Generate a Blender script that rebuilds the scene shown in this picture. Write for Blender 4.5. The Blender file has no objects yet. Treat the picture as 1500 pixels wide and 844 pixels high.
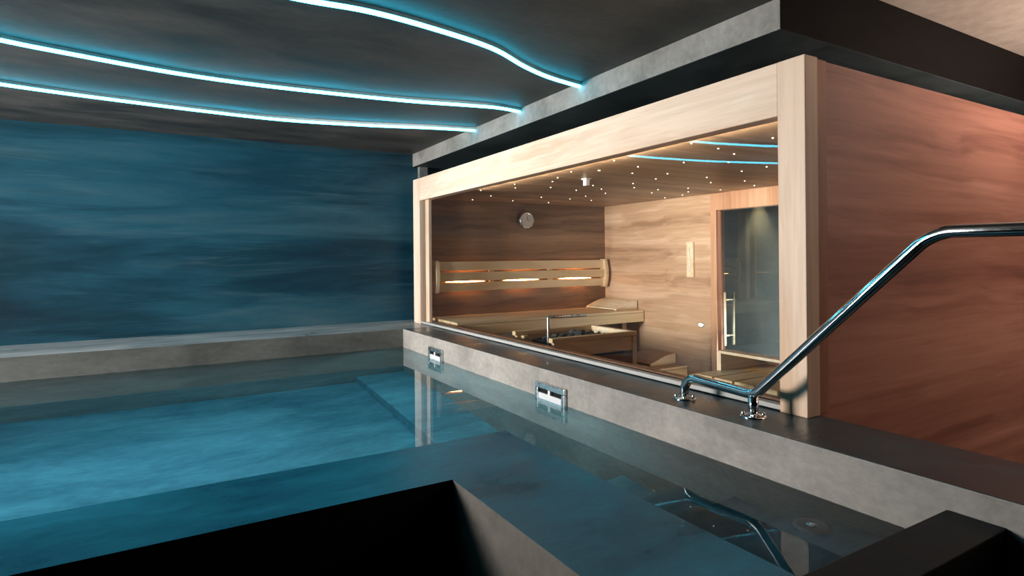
import bpy, bmesh, math, random
from mathutils import Vector, Matrix
random.seed(7)
SC = bpy.context.scene
COL = SC.collection

# ------------------------------------------------------------------ materials
def lin(c):
    c = c / 255.0
    return c / 12.92 if c <= 0.04045 else ((c + 0.055) / 1.055) ** 2.4
def rgb(r, g, b):
    return (lin(r), lin(g), lin(b), 1.0)

class NT:
    def __init__(s, name):
        s.m = bpy.data.materials.new(name); s.m.use_nodes = True
        s.t = s.m.node_tree; s.t.nodes.clear()
        s.out = s.t.nodes.new('ShaderNodeOutputMaterial')
    def n(s, kind, **kw):
        nd = s.t.nodes.new(kind)
        for k, v in kw.items():
            setattr(nd, k, v)
        return nd
    def l(s, a, b):
        s.t.links.new(a, b)
    def pos(s, scale, loc=(0, 0, 0), rot=(0, 0, 0)):
        g = s.n('ShaderNodeNewGeometry'); mp = s.n('ShaderNodeMapping')
        mp.inputs['Scale'].default_value = scale
        mp.inputs['Location'].default_value = loc
        mp.inputs['Rotation'].default_value = rot
        s.l(g.outputs['Position'], mp.inputs['Vector'])
        return mp.outputs['Vector']
    def noise(s, vec, scale=1, detail=4, rough=0.55, dist=0.0):
        nd = s.n('ShaderNodeTexNoise')
        nd.inputs['Scale'].default_value = scale
        nd.inputs['Detail'].default_value = detail
        nd.inputs['Roughness'].default_value = rough
        nd.inputs['Distortion'].default_value = dist
        s.l(vec, nd.inputs['Vector'])
        return nd.outputs['Fac']
    def ramp(s, fac, stops):
        r = s.n('ShaderNodeValToRGB'); e = r.color_ramp.elements
        while len(e) < len(stops): e.new(0.5)
        for el, (p, c) in zip(e, stops):
            el.position = p; el.color = c if len(c) == 4 else (*c, 1)
        s.l(fac, r.inputs['Fac'])
        return r.outputs['Color']
    def mix(s, fac, a, b, mode='MIX'):
        m = s.n('ShaderNodeMix', data_type='RGBA', blend_type=mode)
        for sock, v in ((m.inputs[0], fac), (m.inputs[6], a), (m.inputs[7], b)):
            if isinstance(v, (int, float)): sock.default_value = v
            elif isinstance(v, tuple): sock.default_value = v
            else: s.l(v, sock)
        return m.outputs[2]
    def rng(s, fac, a, b, c, d):
        m = s.n('ShaderNodeMapRange')
        for i, v in enumerate((a, b, c, d)): m.inputs[i + 1].default_value = v
        s.l(fac, m.inputs[0]); return m.outputs[0]
    def bsdf(s, color, rough=0.5, metal=0.0, spec=0.5, bump=None, bstr=0.2, bdist=0.02, **kw):
        b = s.n('ShaderNodeBsdfPrincipled')
        if isinstance(color, tuple): b.inputs['Base Color'].default_value = color
        else: s.l(color, b.inputs['Base Color'])
        if isinstance(rough, (int, float)): b.inputs['Roughness'].default_value = rough
        else: s.l(rough, b.inputs['Roughness'])
        b.inputs['Metallic'].default_value = metal
        b.inputs['Specular IOR Level'].default_value = spec
        for k, v in kw.items(): b.inputs[k].default_value = v
        if bump is not None:
            bp = s.n('ShaderNodeBump'); bp.inputs['Strength'].default_value = bstr
            bp.inputs['Distance'].default_value = bdist
            s.l(bump, bp.inputs['Height']); s.l(bp.outputs['Normal'], b.inputs['Normal'])
        s.l(b.outputs[0], s.out.inputs['Surface'])
        return s.m

def wood(name, dark, mid, light, along='X', across=5.0, rough=0.45, fine=60, seed=0.0, streak=0.35, spec=0.35, warpk=0.9, stretch=0.26):
    t = NT(name)
    a = {'X': (stretch, across, across), 'Y': (across, stretch, across), 'Z': (across, across, stretch)}[along]
    f = {'X': (1.6, fine, fine), 'Y': (fine, 1.6, fine), 'Z': (fine, fine, 1.6)}[along]
    wv = t.pos((0.9, 0.9, 0.9), (seed, seed * 2, seed * 3))
    warp = t.noise(wv, 1.0, 2)
    v = t.pos(a, (seed * 7, seed * 5, seed))
    vm = t.n('ShaderNodeVectorMath', operation='MULTIPLY_ADD')
    cmb = t.n('ShaderNodeCombineXYZ')
    for i in range(3): t.l(warp, cmb.inputs[i])
    t.l(cmb.outputs[0], vm.inputs[0]); vm.inputs[1].default_value = (warpk, warpk, warpk); t.l(v, vm.inputs[2])
    n1 = t.noise(vm.outputs[0], 1.0, 6, 0.6, 0.15)
    n2 = t.noise(t.pos(f), 1.0, 3, 0.6)
    base = t.ramp(n1, [(0.36, dark), (0.45, mid), (0.51, mid), (0.60, light)])
    st = t.ramp(n2, [(0.35, (0.62, 0.56, 0.5)), (0.6, (1.0, 1.0, 1.0))])
    c = t.mix(streak, base, t.mix(1.0, base, st, 'MULTIPLY'))
    return t.bsdf(c, rough, spec=spec, bump=n2, bstr=0.08, bdist=0.004)

def concrete(name, dark, light, rough=(0.4, 0.6), scale=(1, 1, 1), spec=0.4, bstr=0.15, contrast=(0.34, 0.68), fine=22):
    t = NT(name)
    n1 = t.noise(t.pos(scale), 2.2, 7, 0.6, 0.4)
    n2 = t.noise(t.pos(tuple(k * 1.0 for k in scale)), fine, 4, 0.7)
    c = t.ramp(n1, [(contrast[0], dark), (contrast[1], light)])
    g = t.ramp(n2, [(0.35, (0.72, 0.72, 0.72)), (0.65, (1.08, 1.08, 1.08))])
    c = t.mix(0.55, c, t.mix(1.0, c, g, 'MULTIPLY'))
    r = t.rng(n1, 0.3, 0.7, rough[0], rough[1])
    return t.bsdf(c, r, spec=spec, bump=n2, bstr=bstr, bdist=0.006)

def metal(name, col, rough):
    t = NT(name)
    n = t.noise(t.pos((40, 40, 40)), 1, 2)
    return t.bsdf(col, t.rng(n, 0.3, 0.7, rough * 0.8, rough * 1.2), metal=1.0)

def plain(name, col, rough=0.5, spec=0.4):
    t = NT(name)
    n = t.noise(t.pos((30, 30, 30)), 1, 3)
    c = t.mix(t.rng(n, 0.3, 0.7, 0.0, 0.25), col, tuple(k * 0.75 for k in col[:3]) + (1,))
    return t.bsdf(c, rough, spec=spec)

def emit(name, col, strength):
    t = NT(name); e = t.n('ShaderNodeEmission')
    e.inputs['Color'].default_value = col; e.inputs['Strength'].default_value = strength
    t.l(e.outputs[0], t.out.inputs['Surface']); return t.m

M = {}
M['ceiling'] = concrete('dark_microcement', (0.040, 0.039, 0.037, 1), (0.115, 0.110, 0.102, 1), (0.5, 0.7), (0.8, 1.6, 1), bstr=0.25)
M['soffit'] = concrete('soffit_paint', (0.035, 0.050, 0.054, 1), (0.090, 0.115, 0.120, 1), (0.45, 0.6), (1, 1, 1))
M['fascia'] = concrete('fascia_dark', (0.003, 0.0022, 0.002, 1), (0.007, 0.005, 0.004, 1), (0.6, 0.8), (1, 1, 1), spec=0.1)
M['beam'] = concrete('raw_concrete_beam', (0.17, 0.165, 0.15, 1), (0.34, 0.33, 0.305, 1), (0.6, 0.8), (1.4, 1.4, 1.4), spec=0.3)
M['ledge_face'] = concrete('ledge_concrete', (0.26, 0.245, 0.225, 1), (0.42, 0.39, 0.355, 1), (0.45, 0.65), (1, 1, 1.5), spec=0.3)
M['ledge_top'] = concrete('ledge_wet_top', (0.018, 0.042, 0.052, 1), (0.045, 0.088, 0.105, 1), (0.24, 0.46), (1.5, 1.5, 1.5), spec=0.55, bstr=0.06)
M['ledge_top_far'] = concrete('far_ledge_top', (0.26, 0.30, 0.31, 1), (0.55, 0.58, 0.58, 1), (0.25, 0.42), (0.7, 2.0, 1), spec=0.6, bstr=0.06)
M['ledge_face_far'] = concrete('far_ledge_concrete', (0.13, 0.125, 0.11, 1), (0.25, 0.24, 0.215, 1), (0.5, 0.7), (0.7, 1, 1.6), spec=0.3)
M['coping'] = concrete('pool_wall_top', (0.008, 0.110, 0.175, 1), (0.018, 0.250, 0.370, 1), (0.22, 0.45), (0.6, 1.3, 1), spec=0.25, bstr=0.08, fine=30)  # wet grey concrete; blue of the pool and LED light put into its colour
M['pool_outer'] = concrete('pool_wall_side', (0.10, 0.092, 0.08, 1), (0.19, 0.175, 0.15, 1), (0.5, 0.7))
M['pool_shaded'] = concrete('pool_wall_shaded', (0.003, 0.002, 0.0018, 1), (0.007, 0.0045, 0.004, 1), (0.6, 0.8), spec=0.15)  # unlit near-facing pool sides, their shade put into the colour
M['floor'] = concrete('dark_floor', (0.004, 0.0035, 0.003, 1), (0.009, 0.008, 0.007, 1), (0.5, 0.7), spec=0.15)
M['basin'] = concrete('pool_basin', (0.06, 0.20, 0.25, 1), (0.18, 0.42, 0.48, 1), (0.6, 0.8), (0.6, 1.4, 1), bstr=0.1)
M['curb'] = concrete('curb_concrete', (0.010, 0.014, 0.015, 1), (0.026, 0.034, 0.036, 1), (0.5, 0.7), (1.5, 1.5, 1.5), spec=0.2)
M['beige'] = concrete('beige_ceiling', (0.42, 0.33, 0.27, 1), (0.52, 0.42, 0.35, 1), (0.7, 0.85), (0.5, 0.5, 0.5))
M['greywall'] = concrete('grey_corridor_wall', (0.22, 0.23, 0.23, 1), (0.32, 0.33, 0.32, 1), (0.6, 0.8))
M['roomwall'] = concrete('room_wall', (0.03, 0.035, 0.04, 1), (0.07, 0.075, 0.08, 1), (0.6, 0.8))

# blue wall: brushed plaster, blue light put into its teal colour, slanted streaks and pale scratches
t = NT('blue_lit_plaster')
v1 = t.pos((0.16, 1, 0.85), (0.2, 0, 0.4), (0, math.radians(-4), 0))
n1 = t.noise(v1, 1.6, 6, 0.55, 0.5)
v2 = t.pos((0.30, 1, 3.2), (3, 0, 1), (0, math.radians(-6), 0))
n2 = t.noise(v2, 1.2, 7, 0.68, 0.9)
n3 = t.noise(t.pos((1.2, 1, 30), (1, 0, 0), (0, math.radians(-7), 0)), 1.0, 4, 0.7)
c = t.ramp(n1, [(0.34, (0.003, 0.022, 0.036, 1)), (0.46, (0.008, 0.058, 0.092, 1)), (0.56, (0.018, 0.098, 0.142, 1)), (0.68, (0.070, 0.145, 0.175, 1))])
c = t.mix(t.rng(n2, 0.48, 0.66, 0.0, 0.55), c, (0.070, 0.145, 0.175, 1))
c = t.mix(t.rng(n2, 0.32, 0.47, 0.65, 0.0), c, (0.005, 0.026, 0.040, 1))
c = t.mix(t.rng(n3, 0.60, 0.78, 0.0, 0.4), c, (0.10, 0.20, 0.24, 1))
M['blue'] = t.bsdf(c, t.rng(n2, 0.3, 0.7, 0.42, 0.6), spec=0.35, bump=n3, bstr=0.1, bdist=0.005)

M['frame_z'] = wood('pale_frame_upright', rgb(222, 186, 155), rgb(238, 209, 184), rgb(245, 224, 204), 'Z', 3.2, fine=40, streak=0.3)
M['frame_y'] = wood('pale_frame_beam', rgb(224, 189, 160), rgb(239, 212, 188), rgb(246, 227, 209), 'Y', 3.2, fine=40, seed=2, streak=0.3)
M['side'] = wood('red_brown_panel', rgb(136, 88, 74), rgb(172, 118, 100), rgb(196, 142, 122), 'X', 3.9, fine=34, seed=1.3, streak=0.35, warpk=0.55, stretch=0.17)
M['side_post'] = wood('post_side', rgb(150, 100, 74), rgb(176, 124, 94), rgb(190, 138, 108), 'Z', 3.0, fine=40, seed=3)
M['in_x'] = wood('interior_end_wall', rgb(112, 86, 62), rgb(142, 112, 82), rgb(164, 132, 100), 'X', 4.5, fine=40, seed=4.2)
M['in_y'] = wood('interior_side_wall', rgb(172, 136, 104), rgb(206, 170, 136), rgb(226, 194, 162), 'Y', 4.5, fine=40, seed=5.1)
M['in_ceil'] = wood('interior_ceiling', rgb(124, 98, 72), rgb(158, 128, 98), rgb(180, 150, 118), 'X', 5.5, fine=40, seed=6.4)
M['bench_x'] = wood('bench_aspen', rgb(202, 174, 128), rgb(220, 194, 150), rgb(232, 208, 168), 'X', 4, fine=50, seed=7.7, streak=0.2)
M['bench_y'] = wood('bench_aspen_cross', rgb(202, 174, 128), rgb(220, 194, 150), rgb(232, 208, 168), 'Y', 4, fine=50, seed=8.7, streak=0.2)
M['pale_x'] = wood('pale_aspen', rgb(226, 200, 158), rgb(238, 216, 178), rgb(246, 230, 200), 'X', 4, fine=50, seed=9.7, streak=0.2)
M['shaded_bench'] = wood('shaded_bench_timber', rgb(132, 100, 68), rgb(154, 120, 84), rgb(168, 134, 98), 'X', 4, fine=50, seed=13.1, streak=0.2)  # bench wood with the shade of the low bench put into its colour
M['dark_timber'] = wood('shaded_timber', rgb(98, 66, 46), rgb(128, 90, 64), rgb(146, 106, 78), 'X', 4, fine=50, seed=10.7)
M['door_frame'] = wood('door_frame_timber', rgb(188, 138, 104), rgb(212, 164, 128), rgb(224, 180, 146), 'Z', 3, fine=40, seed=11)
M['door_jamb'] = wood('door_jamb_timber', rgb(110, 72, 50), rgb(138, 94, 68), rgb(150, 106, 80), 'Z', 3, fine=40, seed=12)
M['sauna_floor'] = concrete('sauna_floor', (0.02, 0.017, 0.015, 1), (0.04, 0.034, 0.03, 1), (0.5, 0.7))
M['chrome'] = metal('polished_steel', (0.80, 0.81, 0.82, 1), 0.09)
M['satin'] = metal('satin_steel', (0.62, 0.62, 0.61, 1), 0.3)
M['darkmetal'] = metal('dark_steel', (0.10, 0.11, 0.12, 1), 0.4)
M['white'] = plain('white_plastic', (0.78, 0.77, 0.74, 1), 0.4)
M['skim'] = plain('skimmer_plastic', (0.66, 0.67, 0.68, 1), 0.3)
M['sill'] = plain('window_sill_profile', (0.46, 0.46, 0.44, 1), 0.45)
M['clockface'] = plain('clock_face', (0.62, 0.60, 0.57, 1), 0.35)
M['black'] = plain('black_opening', (0.004, 0.004, 0.004, 1), 0.7, 0.2)
M['black_ink'] = plain('dark_hand', (0.30, 0.28, 0.26, 1), 0.5)
M['stone'] = concrete('heater_stone', (0.02, 0.022, 0.026, 1), (0.10, 0.105, 0.115, 1), (0.6, 0.8), (8, 8, 8), bstr=0.6)
M['led'] = emit('led_cyan', (0.065, 0.66, 0.95, 1), 16.0)
M['star'] = emit('star_warm', (1.0, 0.86, 0.62, 1), 5.0)
M['amber'] = emit('amber_glow', (1.0, 0.44, 0.14, 1), 60.0)
M['spot_lens'] = emit('spot_lens_glow', (1.0, 0.75, 0.42, 1), 6.0)
M['oval'] = emit('oval_glow', (1.0, 0.93, 0.82, 1), 1.6)
M['sand'] = plain('sand_tube', (0.85, 0.80, 0.68, 1), 0.25)

# clear window glass: see-through pane with Fresnel reflection
def pane_glass(name, tint, ior=1.5, haze=0.0, hazecol=(0.3, 0.33, 0.33, 1)):
    t = NT(name)
    ge = t.n('ShaderNodeNewGeometry')
    dt = t.n('ShaderNodeVectorMath', operation='DOT_PRODUCT')
    t.l(ge.outputs['Normal'], dt.inputs[0]); t.l(ge.outputs['Incoming'], dt.inputs[1])
    def mth(op, a, b):
        q = t.n('ShaderNodeMath', operation=op)
        for i, v in enumerate((a, b)):
            if isinstance(v, (int, float)): q.inputs[i].default_value = v
            elif v is not None: t.l(v, q.inputs[i])
        return q.outputs[0]
    sch = mth('POWER', mth('SUBTRACT', 1.0, mth('ABSOLUTE', dt.outputs['Value'], None)), 5.0)
    fr = mth('ADD', mth('MULTIPLY', sch, 0.9), 0.075)      # two faces of the pane together
    tr = t.n('ShaderNodeBsdfTransparent'); tr.inputs['Color'].default_value = tint
    gl = t.n('ShaderNodeBsdfGlossy'); gl.inputs['Roughness'].default_value = 0.0
    n = t.noise(t.pos((3, 3, 3)), 1, 2)
    t.l(t.ramp(n, [(0, (0.97, 0.97, 0.97)), (1, (1, 1, 1))]), gl.inputs['Color'])
    mx = t.n('ShaderNodeMixShader')
    t.l(fr, mx.inputs[0]); t.l(tr.outputs[0], mx.inputs[1]); t.l(gl.outputs[0], mx.inputs[2])
    t.l(mx.outputs[0], t.out.inputs['Surface'])
    return t.m
M['glass'] = pane_glass('clear_pane', (0.96, 0.97, 0.96, 1))
M['door_glass'] = pane_glass('smoked_pane', (0.62, 0.66, 0.65, 1))

# pool water: refracting surface with a very light ripple
t = NT('pool_water')
g = t.n('ShaderNodeBsdfGlass'); g.inputs['IOR'].default_value = 1.33; g.inputs['Roughness'].default_value = 0.0
g.inputs['Color'].default_value = (0.93, 0.985, 1.0, 1)
nw = t.noise(t.pos((1.2, 1.2, 1)), 1.3, 2, 0.5)
bp = t.n('ShaderNodeBump'); bp.inputs['Strength'].default_value = 0.02; bp.inputs['Distance'].default_value = 0.02
t.l(nw, bp.inputs['Height']); t.l(bp.outputs['Normal'], g.inputs['Normal'])
t.l(g.outputs[0], t.out.inputs['Surface'])
M['water'] = t.m

# ------------------------------------------------------------------ mesh helpers
class MB:
    def __init__(s):
        s.b = bmesh.new(); s.mi = 0
    def _tag(s, faces):
        for f in faces: f.material_index = s.mi
    def box(s, x0, x1, y0, y1, z0, z1, bev=0.0, seg=2):
        r = bmesh.ops.create_cube(s.b, size=1.0)
        vs = r['verts']
        for v in vs:
            v.co = Vector((x0 + (v.co.x + 0.5) * (x1 - x0), y0 + (v.co.y + 0.5) * (y1 - y0), z0 + (v.co.z + 0.5) * (z1 - z0)))
        if bev > 0:
            es = list({e for v in vs for e in v.link_edges})
            bmesh.ops.bevel(s.b, geom=es, offset=bev, segments=seg, profile=0.5, affect='EDGES')
        return s
    def prism(s, pts, axis, a, b):
        """pts: 2-D outline; extruded along axis from a to b. axis X: pts=(y,z); Y: (x,z); Z: (x,y)"""
        def P(p, k):
            return {'X': (k, p[0], p[1]), 'Y': (p[0], k, p[1]), 'Z': (p[0], p[1], k)}[axis]
        A = [s.b.verts.new(P(p, a)) for p in pts]; B = [s.b.verts.new(P(p, b)) for p in pts]
        n = len(pts)
        fs = [s.b.faces.new(A), s.b.faces.new(B[::-1])]
        for i in range(n):
            fs.append(s.b.faces.new((A[i], B[i], B[(i + 1) % n], A[(i + 1) % n])))
        bmesh.ops.recalc_face_normals(s.b, faces=fs)
        return s
    def tube(s, pts, r, n=16, caps=True):
        pts = [Vector(p) for p in pts]; rings = []; up = None
        for i, p in enumerate(pts):
            d = (pts[min(i + 1, len(pts) - 1)] - pts[max(i - 1, 0)]).normalized()
            if up is None:
                up = d.orthogonal().normalized()
            up = (up - d * up.dot(d)).normalized(); w = d.cross(up)
            rr = r[i] if isinstance(r, (list, tuple)) else r
            rings.append([s.b.verts.new(p + (up * math.cos(2 * math.pi * k / n) + w * math.sin(2 * math.pi * k / n)) * rr) for k in range(n)])
        fs = []
        for a, b in zip(rings, rings[1:]):
            for k in range(n):
                fs.append(s.b.faces.new((a[k], a[(k + 1) % n], b[(k + 1) % n], b[k])))
        if caps:
            fs.append(s.b.faces.new(rings[0][::-1])); fs.append(s.b.faces.new(rings[-1]))
        for f in fs: f.smooth = True
        bmesh.ops.recalc_face_normals(s.b, faces=fs)
        return s
    def lathe(s, prof, origin, axis='Z', n=32, smooth=True):
        """prof: list of (radius, height along axis)"""
        o = Vector(origin); rings = []
        def P(r, h, a):
            c, q = r * math.cos(a), r * math.sin(a)
            return o + Vector({'Z': (c, q, h), 'Y': (c, h, q), 'X': (h, c, q)}[axis])
        for r, h in prof:
            if r < 1e-6: rings.append([s.b.verts.new(P(0, h, 0))])
            else: rings.append([s.b.verts.new(P(r, h, 2 * math.pi * k / n)) for k in range(n)])
        fs = []
        for a, b in zip(rings, rings[1:]):
            for k in range(n):
                q = [a[k % len(a)], a[(k + 1) % len(a)], b[(k + 1) % len(b)], b[k % len(b)]]
                u = []
                for v in q:
                    if v not in u: u.append(v)
                if len(u) > 2: fs.append(s.b.faces.new(u))
        for f in fs: f.smooth = smooth
        bmesh.ops.recalc_face_normals(s.b, faces=fs)
        return s
    def quad(s, *pts):
        s.b.faces.new([s.b.verts.new(p) for p in pts]); return s
    def build(s, name, mats, parent=None, world=True):
        me = bpy.data.meshes.new(name); 
        root = Vector((0, 0, 0)); p = parent
        while p is not None:
            root += p.location; p = p.parent
        if world:
            for v in s.b.verts: v.co -= root
        s.b.to_mesh(me); s.b.free()
        if not isinstance(mats, (list, tuple)): mats = [mats]
        for m in mats: me.materials.append(m)
        o = bpy.data.objects.new(name, me); COL.objects.link(o)
        if parent is not None: o.parent = parent
        return o

def tag(o, label=None, cat=None, group=None, kind=None):
    if label: o['label'] = label
    if cat: o['category'] = cat
    if group: o['group'] = group
    if kind: o['kind'] = kind
    return o
def thing(name, loc, label, cat, group=None):
    o = bpy.data.objects.new(name, None); COL.objects.link(o); o.location = loc
    o.empty_display_size = 0.1
    return tag(o, label, cat, group)
def struct(name, mb, mats):
    return tag(mb.build(name, mats), kind='structure')
def origin_to(o, loc):
    loc = Vector(loc)
    for v in o.data.vertices: v.co -= loc
    o.location = loc
    return o
def copy_tree(o, parent=None):
    c = o.copy(); COL.objects.link(c)
    if parent is not None: c.parent = parent
    for ch in list(o.children): copy_tree(ch, c)
    return c
def catmull(pts, sub=10):
    P = [Vector(p) for p in pts]; out = []
    for i in range(len(P) - 1):
        p0 = P[max(i - 1, 0)]; p1 = P[i]; p2 = P[i + 1]; p3 = P[min(i + 2, len(P) - 1)]
        for k in range(sub):
            u = k / sub
            out.append(0.5 * ((2 * p1) + (p2 - p0) * u + (2 * p0 - 5 * p1 + 4 * p2 - p3) * u * u + (3 * p1 - p0 - 3 * p2 + p3) * u ** 3))
    out.append(P[-1]); return out
def fillet(pts, rads, n=10):
    P = [Vector(p) for p in pts]; out = [P[0]]
    for i in range(1, len(P) - 1):
        a = (P[i - 1] - P[i]).normalized(); b = (P[i + 1] - P[i]).normalized()
        ang = a.angle(b); d = rads[i - 1] / math.tan(ang / 2)
        s = P[i] + a * d; e = P[i] + b * d
        c = P[i] + (a + b).normalized() * (rads[i - 1] / math.sin(ang / 2))
        v0 = s - c; v1 = e - c; w = v0.angle(v1)
        for k in range(n + 1):
            u = k / n
            out.append(c + (v0 * math.sin((1 - u) * w) + v1 * math.sin(u * w)) / math.sin(w))
    out.append(P[-1]); return out

# ------------------------------------------------------------------ key dimensions (metres, floor at 0)
XS, YC, YF = 2.30, 1.4986, 5.98          # sauna front plane, near corner, far end
ZT, ZL, ZW, ZC = 2.438, 0.921, 0.743, 2.763   # sauna top, ledge top, water, dark ceiling
YB, YE, XL = 6.25, 5.481, 1.993          # blue wall, far ledge edge, long ledge edge
XB, ZS, YFA = 2.401, 2.62, 1.68          # soffit edge, soffit underside, fascia
XO, YW, ZI = 4.872, 5.93, 2.243          # sauna interior: far side wall, end wall, ceiling
XLW, YN, XRW = -5.0, -3.2, 7.0           # room limits
BASIN = -0.56

# ------------------------------------------------------------------ setting
struct('floor', MB().box(XLW, XRW, YN, YB, -0.75, -0.70).box(XLW, XL, YN, 2.091, -0.70, 0).box(XL + 0.05, XRW, YN, YB, -0.70, 0), M['floor'])
struct('wall_back', MB().box(XLW, XB + 0.02, YB, YB + 0.2, -0.7, 3.1).box(XB + 0.02, XRW, YB, YB + 0.2, -0.7, 3.1), M['blue'])
struct('wall_left', MB().box(XLW - 0.2, XLW, YN, YB + 0.2, -0.7, 3.1), M['roomwall'])
struct('wall_right', MB().box(XRW, XRW + 0.2, YN, YB + 0.2, -0.7, 3.1), M['greywall'])
struct('wall_front', MB().box(XLW - 0.2, XRW + 0.2, YN - 0.2, YN, -0.7, 3.1), M['roomwall'])
ce = struct('ceiling', MB().box(XLW, XB, YN, YB, ZC, 3.1), M['ceiling'])
struct('ceiling_right', MB().box(XB, XRW, YN, YFA, 2.925, 3.1), M['beige'])
# lowered soffit over the sauna: raw concrete strip on its pool side, dark fascia on its near side
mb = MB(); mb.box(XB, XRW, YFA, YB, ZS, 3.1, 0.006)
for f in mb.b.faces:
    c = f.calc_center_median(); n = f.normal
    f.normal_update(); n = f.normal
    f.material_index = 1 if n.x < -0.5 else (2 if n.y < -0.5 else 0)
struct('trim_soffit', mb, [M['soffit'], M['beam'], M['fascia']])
struct('trim_pier', MB().box(2.462, 2.556, YB - 0.06, YB, 0, ZS), M['beam'])

# pool shell
def shell(name, x0, x1, y0, y1, z0, z1, mtop, mside, mshaded=None, bev=0.004):
    mb = MB(); mb.box(x0, x1, y0, y1, z0, z1, bev)
    for f in mb.b.faces:
        f.normal_update()
        f.material_index = 0 if f.normal.z > 0.9 else (2 if mshaded and f.normal.y < -0.7 else 1)
    return struct(name, mb, [mtop, mside] + ([mshaded] if mshaded else []))
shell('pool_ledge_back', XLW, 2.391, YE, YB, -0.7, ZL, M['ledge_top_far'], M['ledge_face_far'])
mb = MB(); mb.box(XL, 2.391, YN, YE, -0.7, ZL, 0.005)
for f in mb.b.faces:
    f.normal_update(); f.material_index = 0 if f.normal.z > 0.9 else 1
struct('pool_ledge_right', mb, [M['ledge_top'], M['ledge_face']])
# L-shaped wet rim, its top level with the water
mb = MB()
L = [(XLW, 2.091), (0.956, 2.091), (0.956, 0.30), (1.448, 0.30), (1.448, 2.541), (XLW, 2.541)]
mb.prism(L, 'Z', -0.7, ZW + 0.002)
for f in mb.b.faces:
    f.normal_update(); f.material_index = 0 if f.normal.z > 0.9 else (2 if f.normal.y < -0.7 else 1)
struct('pool_wall_front', mb, [M['coping'], M['pool_outer'], M['pool_shaded']])
shell('pool_curb', 0.958, XL, 0.715, 0.862, 0.0, 0.844, M['curb'], M['curb'], M['pool_shaded'])
struct('pool_basin', MB().box(XLW, XL, 2.0, YE, -0.70, BASIN).box(1.448, XL, 0.862, 1.30, -0.70, 0.595).box(1.448, XL, 1.30, 1.62, -0.70, 0.42)
       .box(1.448, XL, 1.62, 1.94, -0.70, 0.24).box(1.448, XL, 1.94, 2.3, -0.70, 0.06).box(1.53, XL, 2.3, YE, -0.70, -0.38), M['basin'])
W = [(XLW + .001, 2.542), (1.449, 2.542), (1.449, 0.863), (XL - .001, 0.863), (XL - .001, YE - .001), (XLW + .001, YE - .001)]
mb = MB(); f = mb.b.faces.new([mb.b.verts.new((x, y, ZW)) for x, y in W]); f.normal_update()
if f.normal.z < 0: f.normal_flip()
wt = tag(mb.build('pool_water', M['water']), 'still blue pool water between the concrete ledges', 'water', kind='stuff')

# round inlet on the top underwater step
ri = thing('pool_inlet', (1.885, 1.215, 0.595), 'small round steel inlet under water on the step beside the ledge', 'pool inlet')
MB().lathe([(0.0, 0.004), (0.03, 0.006), (0.045, 0.012), (0.055, 0.012), (0.062, 0.0)], (1.885, 1.215, 0.595), n=32).build('flange', M['darkmetal'], ri)
MB().lathe([(0.0, 0.02), (0.014, 0.02), (0.02, 0.008)], (1.885, 1.215, 0.597), n=20).build('nozzle', M['chrome'], ri)

# ------------------------------------------------------------------ sauna cabin
cab = thing('sauna_cabin', (3.6, 3.7, 0), 'timber sauna cabin with wide front window beside the pool ledge', 'sauna cabin')
z0 = ZL
# front frame: near post, far post, header beam, sill
MB().box(XS, XS + 0.09, YC - 0.0, 1.628, z0, ZT, 0.004).build('corner_post', M['frame_z'], cab)
MB().box(XS, XS + 0.09, 5.80, YF, z0, ZT, 0.004).build('far_post', M['frame_z'], cab)
MB().box(XS + 0.002, XS + 0.09, 1.628, 5.80, 2.205, ZT, 0.004).build('header_beam', M['frame_y'], cab)
MB().box(XS + 0.006, XS + 0.05, 1.628, 5.80, z0 + 0.006, z0 + 0.028, 0.003).build('sill', M['sill'], cab)
MB().box(XS + 0.04, XS + 0.075, 5.655, 5.742, z0, 2.205, 0.003).build('window_mullion', M['frame_z'], cab)
MB().quad((XS + 0.055, 1.628, z0 + 0.03), (XS + 0.055, 5.80, z0 + 0.03), (XS + 0.055, 5.80, 2.205), (XS + 0.055, 1.628, 2.205)).build('window_pane', M['glass'], cab)
MB().box(2.391, 2.44, 1.56, YF, 0, z0 + 0.03).build('lower_front_wall', M['dark_timber'], cab)
# side wall facing the viewer, recessed behind the corner post
MB().box(XS + 0.09, XS + 0.172, YC + 0.012, 1.60, z0 - 0.0, ZT, 0.003).build('edge_strip', M['side_post'], cab)
sw = MB().box(2.44, 5.0, YC + 0.022, 1.60, 0, ZT).box(2.395, 2.44, YC + 0.022, 1.56, 0, z0 - 0.002).build('side_wall', M['side'], cab)
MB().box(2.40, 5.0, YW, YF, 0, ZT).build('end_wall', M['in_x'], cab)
# door opening in the far side wall
DY0, DY1, DZ = 3.33, 4.155, 2.068
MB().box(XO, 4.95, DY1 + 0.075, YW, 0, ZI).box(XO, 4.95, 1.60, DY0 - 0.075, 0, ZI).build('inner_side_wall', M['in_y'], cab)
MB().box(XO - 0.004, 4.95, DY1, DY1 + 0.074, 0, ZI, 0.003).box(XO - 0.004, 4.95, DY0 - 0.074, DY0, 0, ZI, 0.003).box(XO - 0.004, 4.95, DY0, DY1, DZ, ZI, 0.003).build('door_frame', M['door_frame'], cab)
cl = MB().box(2.391, 4.95, 1.60, YW, ZI, ZT).build('cabin_ceiling', M['in_ceil'], cab)
MB().box(2.44, 4.95, 1.60, YW, 0, 0.02).build('cabin_floor', M['sauna_floor'], cab)
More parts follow.
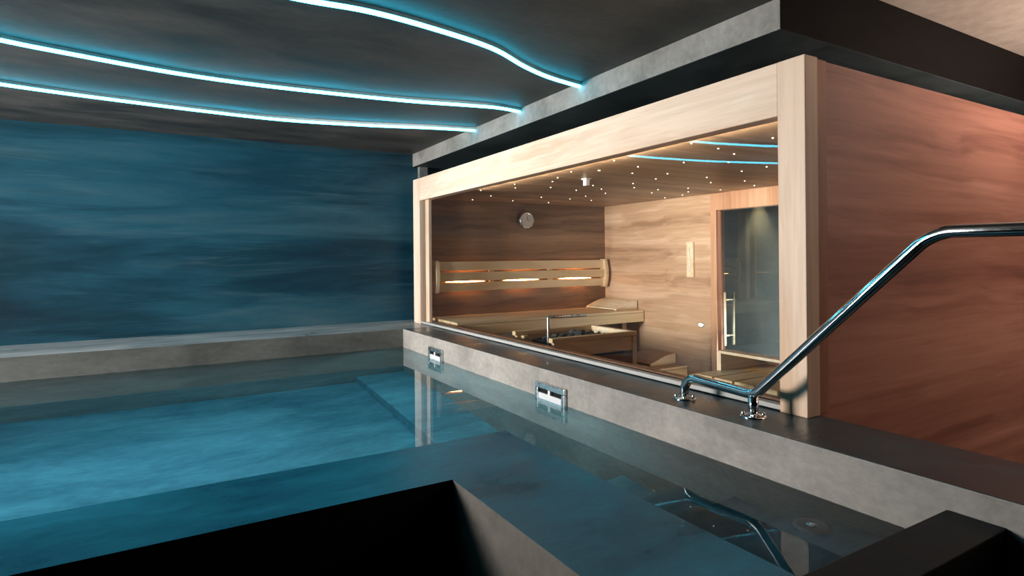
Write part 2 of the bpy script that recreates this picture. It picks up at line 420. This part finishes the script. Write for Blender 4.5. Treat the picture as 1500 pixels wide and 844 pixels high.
# glass door with a bar handle on both faces
dr = MB().box(XO + 0.035, XO + 0.043, DY0 + 0.03, DY1 - 0.045, 0.03, DZ - 0.008).build('glass_door', M['door_glass'], cab)
MB().box(XO + 0.01, 4.94, DY1 - 0.045, DY1 - 0.003, 0.02, DZ - 0.003, 0.002).build('door_jamb', M['door_jamb'], cab)
hb = MB(); hy = 4.037
for hx in (XO - 0.022, XO + 0.105):
    hb.tube([(hx, hy, 0.70), (hx, hy, 1.235)], 0.012, 12)
for hz in (0.80, 1.16):
    hb.tube([(XO - 0.022, hy, hz), (XO + 0.105, hy, hz)], 0.009, 10)
hd = hb.build('door_handle', M['pale_x'], dr); tag(hd, 'pale wooden bar handle')
# star lights set into the cabin ceiling (positions read along its planks)
def star(x, y, first=[None]):
    if first[0] is None:
        first[0] = MB().lathe([(0.0, -0.005), (0.004, -0.004), (0.006, 0.0)], (0, 0, 0), n=10).build('star_light', M['star'], cl, world=False)
        o = first[0]
    else:
        o = first[0].copy(); COL.objects.link(o)
    o.location = Vector((x, y, ZI)) - cab.location
STARS = [(2.6, 4.99), (2.92, 5.38), (2.93, 5.82), (2.79, 4.67), (2.64, 4.43), (3.39, 5.73), (2.84, 4.14), (3.06, 4.49), (2.74, 3.92), (3.47, 5.27), (3.88, 5.74), (2.64, 3.6), (2.78, 3.45), (3.32, 4.2), (3.41, 4.57), (3.86, 5.29), (3.83, 4.97), (4.18, 5.32), (3.84, 4.66), (3.57, 4.39), (2.59, 3.05), (2.92, 3.18), (3.11, 3.45), (2.79, 3.45), (3.37, 3.34), (3.55, 3.93), (3.77, 4.16), (4.09, 4.18), (4.24, 4.42), (4.72, 4.72), (4.68, 4.43), (4.51, 4.19), (4.26, 3.96), (3.82, 3.35), (4.12, 3.57), (4.66, 3.92), (3.34, 2.74), (3.1, 2.5), (2.86, 2.42), (2.87, 2.06), (3.76, 2.75), (3.78, 2.98), (4.3, 3.36), (4.66, 3.54), (2.59, 2.38), (3.07, 2.89), (3.51, 3.61)]
for sx, sy in STARS: star(sx, sy)

# ------------------------------------------------------------------ benches
def slat_bench(name, label, x0, x1, y0, y1, zt, front, n, legs=True, mat='bench_x'):
    r = thing(name, ((x0 + x1) / 2, (y0 + y1) / 2, 0), label, 'bench')
    w = (y1 - y0 + 0.012) / n
    for i in range(n):
        MB().box(x0, x1, y0 + i * w, y0 + (i + 1) * w - 0.012, zt - 0.028, zt, 0.004).build('seat_slat', M[mat], r)
    fy = y0 if front < 0 else y1
    if front:
        MB().box(x0, x1, fy - 0.001 * front - (0.03 if front > 0 else -0.0), fy + (0.03 if front < 0 else 0.0), zt - 0.135, zt - 0.03, 0.003).build('front_board', M[mat], r)
    for bx in (x0 + 0.25, (x0 + x1) / 2, x1 - 0.25):
        MB().box(bx - 0.03, bx + 0.03, y0 + 0.035, y1 - 0.01, zt - 0.10, zt - 0.029).build('bearer', M['dark_timber'], r)
        if legs:
            MB().box(bx - 0.03, bx + 0.03, y0 + 0.06, y0 + 0.12, 0.0215, zt - 0.10).build('leg', M['dark_timber'], r)
            MB().box(bx - 0.03, bx + 0.03, y1 - 0.08, y1 - 0.02, 0.0215, zt - 0.10).build('leg', M['dark_timber'], r)
    return r
slat_bench('sauna_bench', 'upper slatted sauna bench along the wall below the long backrest', 2.445, 4.862, 5.215, 5.90, 0.973, -1, 4)
slat_bench('sauna_bench', 'low wooden sauna bench in shade below and in front of the upper bench', 2.60, 4.862, 4.549, 5.14, 0.425, -1, 4, mat='shaded_bench')
slat_bench('sauna_bench', 'slatted sauna bench next to the corner post behind the curved rail', 2.445, 4.80, 1.615, 2.237, 0.973, 1, 5)

# headrests: two curved side boards and a skin of slats running across
def headrest(label, x_low, x_high, y0, y1, z, mat):
    r = thing('headrest', ((x_low + x_high) / 2, (y0 + y1) / 2, z), label, 'headrest', 'sloped wooden headrests')
    d = x_high - x_low; H = 0.095
    def hh(u): return 0.022 + H * (math.sin(u * math.pi / 2) ** 1.15) - 0.010 * u * u
    N = 14
    for (ya, yb) in ((y0, y0 + 0.022), (y1 - 0.022, y1)):
        top = [(x_low + d * k / N, z + hh(k / N) - 0.014) for k in range(N + 1)]
        MB().prism([(x_low, z)] + top + [(x_high, z)], 'Y', ya, yb).build('side_board', mat, r)
    S = 6
    for k in range(S):
        u0 = k / S; u1 = (k + 0.93) / S
        p = [(x_low + d * u0, z + hh(u0) - 0.014), (x_low + d * u1, z + hh(u1) - 0.014), (x_low + d * u1, z + hh(u1)), (x_low + d * u0, z + hh(u0))]
        MB().prism(p, 'Y', y0 - 0.004, y1 + 0.004).build('slat', mat, r)
    return r
headrest('pale wooden headrest on the upper bench at the foot of the side wall', 4.53, 4.858, 5.325, 5.88, 0.973, M['pale_x'])
headrest('shaded wooden headrest on the low bench behind the heater corner', 4.48, 4.858, 4.715, 5.12, 0.425, M['shaded_bench'])
headrest('wooden headrest on the near bench right beside the corner post', 3.02, 2.622, 1.74, 2.235, 0.973, M['pale_x'])

# ------------------------------------------------------------------ backrest on the end wall with three amber lamps behind it
bk = thing('backrest', (3.66, 5.88, 1.24), 'long slatted wooden backrest with three amber lights on the end wall', 'backrest')
def arc_board(x0, x1):
    pts = []
    N = 14
    for k in range(N + 1):
        u = k / N; pts.append((5.835 - 0.034 * math.sin(math.pi * u), 1.228 + 0.345 * u))
    for k in range(N, -1, -1):
        u = k / N; pts.append((5.926, 1.228 + 0.345 * u))
    return MB().prism(pts, 'X', x0, x1)
arc_board(2.490, 2.528).build('end_board', M['pale_x'], bk)
arc_board(4.785, 4.825).build('end_board', M['pale_x'], bk)
for (za, zb, yo) in ((1.462, 1.565, 0.0), (1.350, 1.447, -0.022), (1.240, 1.335, 0.0)):
    MB().box(2.528, 4.785, 5.868 + yo, 5.886 + yo, za, zb, 0.005).build('slat', M['bench_x'], bk)
for sx in (3.19, 3.99):
    MB().box(sx - 0.03, sx + 0.03, 5.872, 5.90, 1.245, 1.56, 0.004).build('batten', M['bench_x'], bk)
for lx in (2.88, 3.60, 4.38):
    MB().tube([(lx + 0.24 * q, 5.907, 1.342) for q in (-1, -.75, -.5, -.25, 0, .25, .5, .75, 1)], [.001, .003, .0055, .0075, .008, .0075, .0055, .003, .001], 10).build('lamp', M['amber'], bk)

# wall clock
ck = thing('wall_clock', (3.672, YW, 2.039), 'small round pale wall clock high on the end wall', 'clock')
MB().lathe([(0.0, 0.0), (0.092, 0.0), (0.094, -0.006), (0.094, -0.046), (0.088, -0.052), (0.080, -0.048)], (3.672, YW, 2.039), 'Y', 40).build('case', M['satin'], ck)
MB().lathe([(0.0, -0.0485), (0.081, -0.0485)], (3.672, YW, 2.039), 'Y', 40).build('dial', M['clockface'], ck)
MB().box(3.668, 3.676, YW - 0.052, YW - 0.0495, 2.039, 2.085).build('hand', M['black_ink'], ck)
MB().box(3.672, 3.712, YW - 0.052, YW - 0.0495, 2.035, 2.042).build('hand', M['black_ink'], ck)

# vertical sand timer on the side wall
tm = thing('sand_timer', (XO, 4.488, 1.378), 'narrow upright pale sand timer on the wall left of the door', 'timer')
MB().box(XO - 0.03, XO - 0.0005, 4.443, 4.533, 1.376, 1.752, 0.005).build('case', M['pale_x'], tm)
MB().tube([(XO - 0.033, 4.488, 1.44), (XO - 0.033, 4.488, 1.55), (XO - 0.033, 4.488, 1.565), (XO - 0.033, 4.488, 1.58), (XO - 0.033, 4.488, 1.69)], [0.011, 0.011, 0.003, 0.011, 0.011], 12).build('sand_tube', M['sand'], tm)

# oval light low on the side wall
ov = thing('wall_light', (XO, 4.365, 0.877), 'small glowing oval light low on the wall beside the door', 'wall light')
MB().lathe([(0.0, -0.012), (0.028, -0.011), (0.036, -0.006), (0.038, 0.0)], (XO, 4.365, 0.877), 'X', 28).build('lens', M['oval'], ov)
for v in ov.children[0].data.vertices: v.co.z *= 0.55
MB().lathe([(0.036, -0.006), (0.044, -0.005), (0.046, 0.0)], (XO, 4.365, 0.877), 'X', 28).build('rim', M['satin'], ov)
for v in ov.children[1].data.vertices: v.co.z *= 0.55

# ceiling sensor
sn = thing('ceiling_sensor', (2.986, 3.863, ZI), 'small white square sensor box on the cabin ceiling', 'sensor')
MB().box(2.956, 3.016, 3.833, 3.893, ZI - 0.008, ZI, 0.002).build('mounting_plate', M['white'], sn)
MB().box(2.966, 3.006, 3.843, 3.883, ZI - 0.058, ZI - 0.008, 0.004).build('body', M['white'], sn)

# ------------------------------------------------------------------ heater with timber guard, stones and spout
ht = thing('sauna_heater', (2.92, 3.96, 0), 'sauna heater boxed in by a low timber guard behind the window', 'heater')
gx0, gx1, gy0, gy1 = 2.50, 3.34, 3.665, 4.255
for (ya, yb) in ((gy0, gy0 + 0.05), (gy1 - 0.05, gy1)):
    MB().box(gx0, gx1, ya, yb, 0.955, 0.99, 0.004).build('guard_cap', M['bench_x'], ht)
    yc = (ya + yb) / 2
    MB().box(gx0 + 0.02, gx1 - 0.03, yc - 0.016, yc + 0.016, 0.84, 0.955, 0.003).build('guard_board', M['bench_x'], ht)
    for zb in (0.70, 0.56, 0.42, 0.28):
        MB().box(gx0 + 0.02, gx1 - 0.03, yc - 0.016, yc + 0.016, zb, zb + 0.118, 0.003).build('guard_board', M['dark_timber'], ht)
MB().box(gx1 - 0.05, gx1, gy0 + 0.05, gy1 - 0.05, 0.955, 0.99, 0.004).build('guard_cap', M['pale_x'], ht)
MB().box(gx1 - 0.042, gx1 - 0.01, gy0 + 0.05, gy1 - 0.05, 0.28, 0.955, 0.003).build('guard_board', M['pale_x'], ht)
for (px, py) in ((gx1 - 0.045, gy0 + 0.002), (gx1 - 0.045, gy1 - 0.047), (gx0 + 0.06, gy0 + 0.042), (gx0 + 0.06, gy1 - 0.087)):
    MB().box(px, px + 0.045, py, py + 0.045, 0.0215, 0.954, 0.003).build('guard_post', M['bench_x'], ht)
mb = MB(); mb.box(2.66, 3.25, 3.76, 4.16, 0.12, 0.857, 0.01)
mb.build('heater_body', M['darkmetal'], ht)
MB().box(2.645, 3.265, 3.745, 3.76, 0.80, 0.925, 0.002).box(2.645, 3.265, 4.16, 4.175, 0.80, 0.925, 0.002).box(2.645, 2.66, 3.76, 4.16, 0.80, 0.925, 0.002).box(3.25, 3.265, 3.76, 4.16, 0.80, 0.925, 0.002).build('stone_tray', M['darkmetal'], ht)
stones = []
for v in range(3):
    mb = MB(); bmesh.ops.create_icosphere(mb.b, subdivisions=2, radius=0.040)
    for q in mb.b.verts:
        q.co *= 0.82 + 0.3 * random.random()
        q.co.z *= 0.72
    stones.append(mb)
proto = []
k = 0
for iy in range(4):
    for ix in range(6):
        x = 2.725 + ix * 0.093 + (iy % 2) * 0.01; y = 3.815 + iy * 0.097
        zz = 0.905 + random.uniform(0, 0.018) + 0.035 * math.exp(-((x - 3.0) / 0.16) ** 2)
        if len(proto) < 3:
            o = stones[len(proto)].build('heater_stone', M['stone'], None); proto.append(o)
        else:
            o = proto[k % 3].copy(); COL.objects.link(o)
        o.location = (x, y, zz); o.rotation_euler = (random.uniform(-.5, .5), random.uniform(-.5, .5), random.uniform(0, 6))
        tag(o, 'dark rough sauna stone heaped inside the timber heater guard', 'stone', 'heater stones')
        k += 1
sp = thing('infusion_spout', (2.60, 3.865, 0), 'thin bent steel pipe rising from the sauna heater', 'pipe')
MB().tube(fillet([(2.60, 3.865, 0.0255), (2.60, 3.865, 1.133), (2.97, 3.865, 1.128)], [0.012], 5), 0.0125, 12).build('pipe', M['satin'], sp)
MB().box(2.57, 2.63, 3.835, 3.895, 0.0215, 0.03, 0.002).build('base_plate', M['satin'], sp)

# ------------------------------------------------------------------ corridor behind the glass door
struct('wall_corridor', MB().box(5.90, 6.0, 2.2, YB, 0, ZS), M['greywall'])
struct('ceiling_corridor', MB().box(4.952, 5.90, 2.2, YB, 2.40, ZS - 0.001), M['soffit'])
dl = thing('downlight', (5.76, 4.42, 2.40), 'warm downlight washing the wall behind the smoked glass door', 'downlight')
MB().lathe([(0.032, -0.003), (0.045, -0.006), (0.05, -0.0005)], (5.76, 4.42, 2.40), n=24).build('mounting_ring', M['satin'], dl)
MB().lathe([(0.0, -0.002), (0.032, -0.003)], (5.76, 4.42, 2.40), n=24).build('lens', M['spot_lens'], dl)

# ------------------------------------------------------------------ LED strips on the dark ceiling
S1 = [(-1.6, 3.35), (-0.9, 3.02), (-0.3, 2.80), (0.25, 2.70), (0.567, 2.683), (0.818, 2.665), (1.137, 2.707), (1.536, 2.809), (1.852, 2.984), (2.099, 3.089), (2.398, 3.160)]
S2 = [(-3.2, 2.70), (-2.0, 3.36), (-1.3, 3.70), (-0.711, 3.924), (-0.468, 3.995), (0.01, 4.104), (0.463, 4.138), (0.972, 4.109), (1.534, 4.041), (1.978, 3.942), (2.198, 3.905), (2.398, 3.935)]
S3 = [(-3.6, 3.85), (-2.6, 4.28), (-1.8, 4.61), (-1.3, 4.78), (-0.89, 4.898), (-0.473, 4.976), (0.278, 5.059), (0.875, 5.072), (1.51, 4.945), (2.004, 4.79), (2.398, 4.70)]
def strip(pts, label):
    path = catmull([(x, y, ZC - 0.028) for x, y in pts], 8)
    r = thing('led_strip', (pts[-1][0], pts[-1][1], ZC), label, 'led strip', 'curved led strips on the ceiling')
    hb = MB(); prev = None
    for i, p in enumerate(path):
        d = (path[min(i + 1, len(path) - 1)] - path[max(i - 1, 0)]).normalized()
        w = Vector((-d.y, d.x, 0)) * 0.009
        cur = [hb.b.verts.new((p.x + w.x, p.y + w.y, ZC - 0.001)), hb.b.verts.new((p.x - w.x, p.y - w.y, ZC - 0.001)),
               hb.b.verts.new((p.x - w.x, p.y - w.y, ZC - 0.02)), hb.b.verts.new((p.x + w.x, p.y + w.y, ZC - 0.02))]
        if prev:
            for k in range(4): hb.b.faces.new((prev[k], prev[(k + 1) % 4], cur[(k + 1) % 4], cur[k]))
        else: hb.b.faces.new(cur)
        prev = cur
    hb.b.faces.new(prev)
    bmesh.ops.recalc_face_normals(hb.b, faces=hb.b.faces[:])
    hb.build('mounting_profile', M['white'], r)
    MB().tube(path, 0.0115, 10).build('diffuser', M['led'], r)
strip(S1, 'glowing cyan led strip nearest the fascia, curving steeply to meet the beam')
strip(S2, 'glowing cyan led strip, middle one of the three on the dark ceiling')
strip(S3, 'glowing cyan led strip closest to the blue wall')

# ------------------------------------------------------------------ pool skimmers in the ledge face
def skimmer(y0, y1, label):
    r = thing('pool_skimmer', (XL, (y0 + y1) / 2, 0.74), label, 'pool skimmer', 'pool skimmers in the ledge')
    zt, zb = 0.840, 0.645
    xf = XL - 0.022
    fw = 0.030
    mb = MB()
    mb.box(xf, XL + 0.0, y0, y1, zt - 0.036, zt, 0.004).box(xf, XL, y0, y0 + fw, zb, zt - 0.037, 0.004).box(xf, XL, y1 - fw, y1, zb, zt - 0.037, 0.004).box(xf, XL, y0 + fw, y1 - fw, zb, zb + 0.03, 0.004)
    mb.build('frame', M['satin'], r)
    MB().box(XL - 0.004, XL - 0.001, y0 + fw, y1 - fw, zb + 0.03, zt - 0.036).build('opening', M['black'], r)
    MB().box(xf + 0.002, XL - 0.005, y0 + fw + 0.004, y1 - fw - 0.004, zb + 0.034, zt - 0.062, 0.003).build('weir_flap', M['skim'], r)
    MB().box(xf - 0.002, XL - 0.004, (y0 + y1) / 2 - 0.012, (y0 + y1) / 2 + 0.012, zt - 0.063, zt - 0.035, 0.003).build('latch', M['white'], r)
skimmer(2.775, 3.085, 'steel framed pool skimmer in the ledge, the larger looking one nearer the handrail')
skimmer(4.515, 4.80, 'steel framed pool skimmer in the ledge close to its far corner')

# ------------------------------------------------------------------ handrail on the ledge
hr = thing('handrail', (2.155, 1.82, ZL), 'polished steel handrail bolted to the pool ledge beside the corner post', 'handrail')
XR = 2.14
R0 = 0.0215
path = fillet([(XR, 2.022, ZL + 0.006), (XR, 2.022, 1.030), (XR, 1.632, 1.013), (XR, 0.955, 1.672), (XR, -1.6, 1.655)], [0.070, 0.10, 0.16], 14)
MB().tube(path, R0, 24).build('rail_tube', M['chrome'], hr)
MB().tube([(XR, 1.640, ZL + 0.006), (XR, 1.640, 1.01)], R0 * 0.98, 24).build('support_post', M['chrome'], hr)
for fy in (2.022, 1.640):
    fl = MB().lathe([(0.0, 0.010), (0.026, 0.012), (0.030, 0.008), (0.050, 0.007), (0.053, 0.004), (0.053, 0.0)], (XR, fy, ZL), n=36).build('base_flange', M['chrome'], hr)
    for a in (40, 130, 220, 310):
        bx = XR + 0.040 * math.cos(math.radians(a)); by = fy + 0.040 * math.sin(math.radians(a))
        MB().lathe([(0.0, 0.022), (0.005, 0.021), (0.0075, 0.017), (0.0075, 0.006)], (bx, by, ZL), n=12).build('bolt', M['chrome'], fl)
MB().lathe([(0.0, 0.010), (0.026, 0.012), (0.053, 0.004), (0.053, 0.0)], (XR, -1.58, ZL), n=36).build('base_flange', M['chrome'], hr)
MB().tube([(XR, -1.58, ZL + 0.006), (XR, -1.58, 1.655)], R0 * 0.98, 24).build('support_post', M['chrome'], hr)

# ------------------------------------------------------------------ lights
def area(name, loc, target, sx, sy, power, col, spread=180):
    d = bpy.data.lights.new(name, 'AREA'); d.shape = 'RECTANGLE'; d.size = sx; d.size_y = sy
    d.energy = power; d.color = col; d.spread = math.radians(spread)
    o = bpy.data.objects.new(name, d); COL.objects.link(o); o.location = loc
    o.rotation_euler = (Vector(target) - Vector(loc)).to_track_quat('-Z', 'Y').to_euler()
    return o
def point(name, loc, power, col, r=0.05):
    d = bpy.data.lights.new(name, 'POINT'); d.energy = power; d.color = col; d.shadow_soft_size = r
    o = bpy.data.objects.new(name, d); COL.objects.link(o); o.location = loc; return o
def spot(name, loc, target, power, col, ang, blend=0.6, r=0.03):
    d = bpy.data.lights.new(name, 'SPOT'); d.energy = power; d.color = col; d.spot_size = math.radians(ang); d.spot_blend = blend; d.shadow_soft_size = r
    o = bpy.data.objects.new(name, d); COL.objects.link(o); o.location = loc
    o.rotation_euler = (Vector(target) - Vector(loc)).to_track_quat('-Z', 'Y').to_euler(); return o
area('window_daylight', (-4.6, 4.5, 1.85), (2.3, 4.2, 1.6), 1.8, 1.0, 172, (1.0, 0.94, 0.89), 84)
area('blue_wall_fill', (-4.4, 4.0, 0.98), (-0.5, 6.25, 1.1), 1.2, 0.3, 17, (0.45, 0.85, 1.0), 130)  # added lamp out of view, brightens the lower left of the blue wall
area('warm_side_light', (5.4, -1.5, 2.5), (4.8, 1.5, 1.9), 1.4, 0.8, 17, (1.0, 0.80, 0.70), 130)
area('corridor_uplight', (4.4, 0.2, 1.9), (4.3, 0.5, 2.9), 0.8, 0.8, 46, (1.0, 0.86, 0.76), 140)
area('sauna_fill', (2.47, 3.3, 2.222), (4.0, 3.3, 2.222), 3.3, 0.03, 15, (1.0, 0.88, 0.74), 80)  # added lamp hidden behind the header, since the star lights give little
spot('corridor_downlight', (5.78, 4.42, 2.385), (5.83, 4.42, 0), 80, (1.0, 0.70, 0.36), 60, 0.8)
area('corridor_fill', (5.05, 3.2, 0.5), (5.9, 4.1, 0.9), 0.9, 0.6, 70, (0.93, 0.98, 1.0))
for i, (x, y, z, pw, sx, sy) in enumerate([(-1.9, 3.2, 0.70, 34, 1.2, 0.8), (-0.1, 4.2, 0.70, 15, 1.6, 1.0), (1.2, 4.6, 0.70, 4, 0.5, 1.0), (1.7, 1.3, 0.70, 0.05, 0.3, 0.6)]):
    area('pool_light_fill', (x, y, z), (x, y, z - 1), sx, sy, pw, (0.36, 0.80, 1.0))  # down-facing lamps; left one stands for an off-frame pool lamp, others added

area('pool_bench_fill', (1.60, 3.8, 0.70), (2.05, 3.8, -0.10), 3.0, 0.20, 8, (0.36, 0.82, 0.95))  # unseen lamp added under the surface to brighten bench and ledge wall

w = bpy.data.worlds.new('dim_room'); SC.world = w; w.use_nodes = True
w.node_tree.nodes['Background'].inputs[0].default_value = (0.5, 0.6, 0.65, 1)
w.node_tree.nodes['Background'].inputs[1].default_value = 0.02

# ------------------------------------------------------------------ camera
f_px, yaw, roll, cy = 867.19, math.radians(30.4772), math.radians(-0.4947), 377.74
cam = bpy.data.cameras.new('camera'); co = bpy.data.objects.new('camera', cam); COL.objects.link(co)
cam.sensor_width = 36; cam.lens = f_px * 36 / 1500; cam.shift_y = -(422 - cy) / 1500; cam.clip_start = 0.05
right0 = Vector((math.cos(yaw), -math.sin(yaw), 0)); down0 = Vector((0, 0, -1)); fwd = Vector((math.sin(yaw), math.cos(yaw), 0))
cx = right0 * math.cos(roll) - down0 * math.sin(roll); cd = right0 * math.sin(roll) + down0 * math.cos(roll)
m = Matrix.Identity(4)
for i in range(3):
    m[i][0] = cx[i]; m[i][1] = -cd[i]; m[i][2] = -fwd[i]
m.translation = Vector((0, 0, 1.6))
co.matrix_world = m
SC.camera = co

SC.view_settings.view_transform = 'Standard'
SC.view_settings.look = 'None'
SC.view_settings.exposure = 0.0
SC.cycles.use_denoising = True
SC.cycles.max_bounces = 12
SC.cycles.diffuse_bounces = 5
SC.cycles.transparent_max_bounces = 12
SC.cycles.caustics_reflective = False
SC.cycles.caustics_refractive = False
SC.cycles.sample_clamp_indirect = 6.0
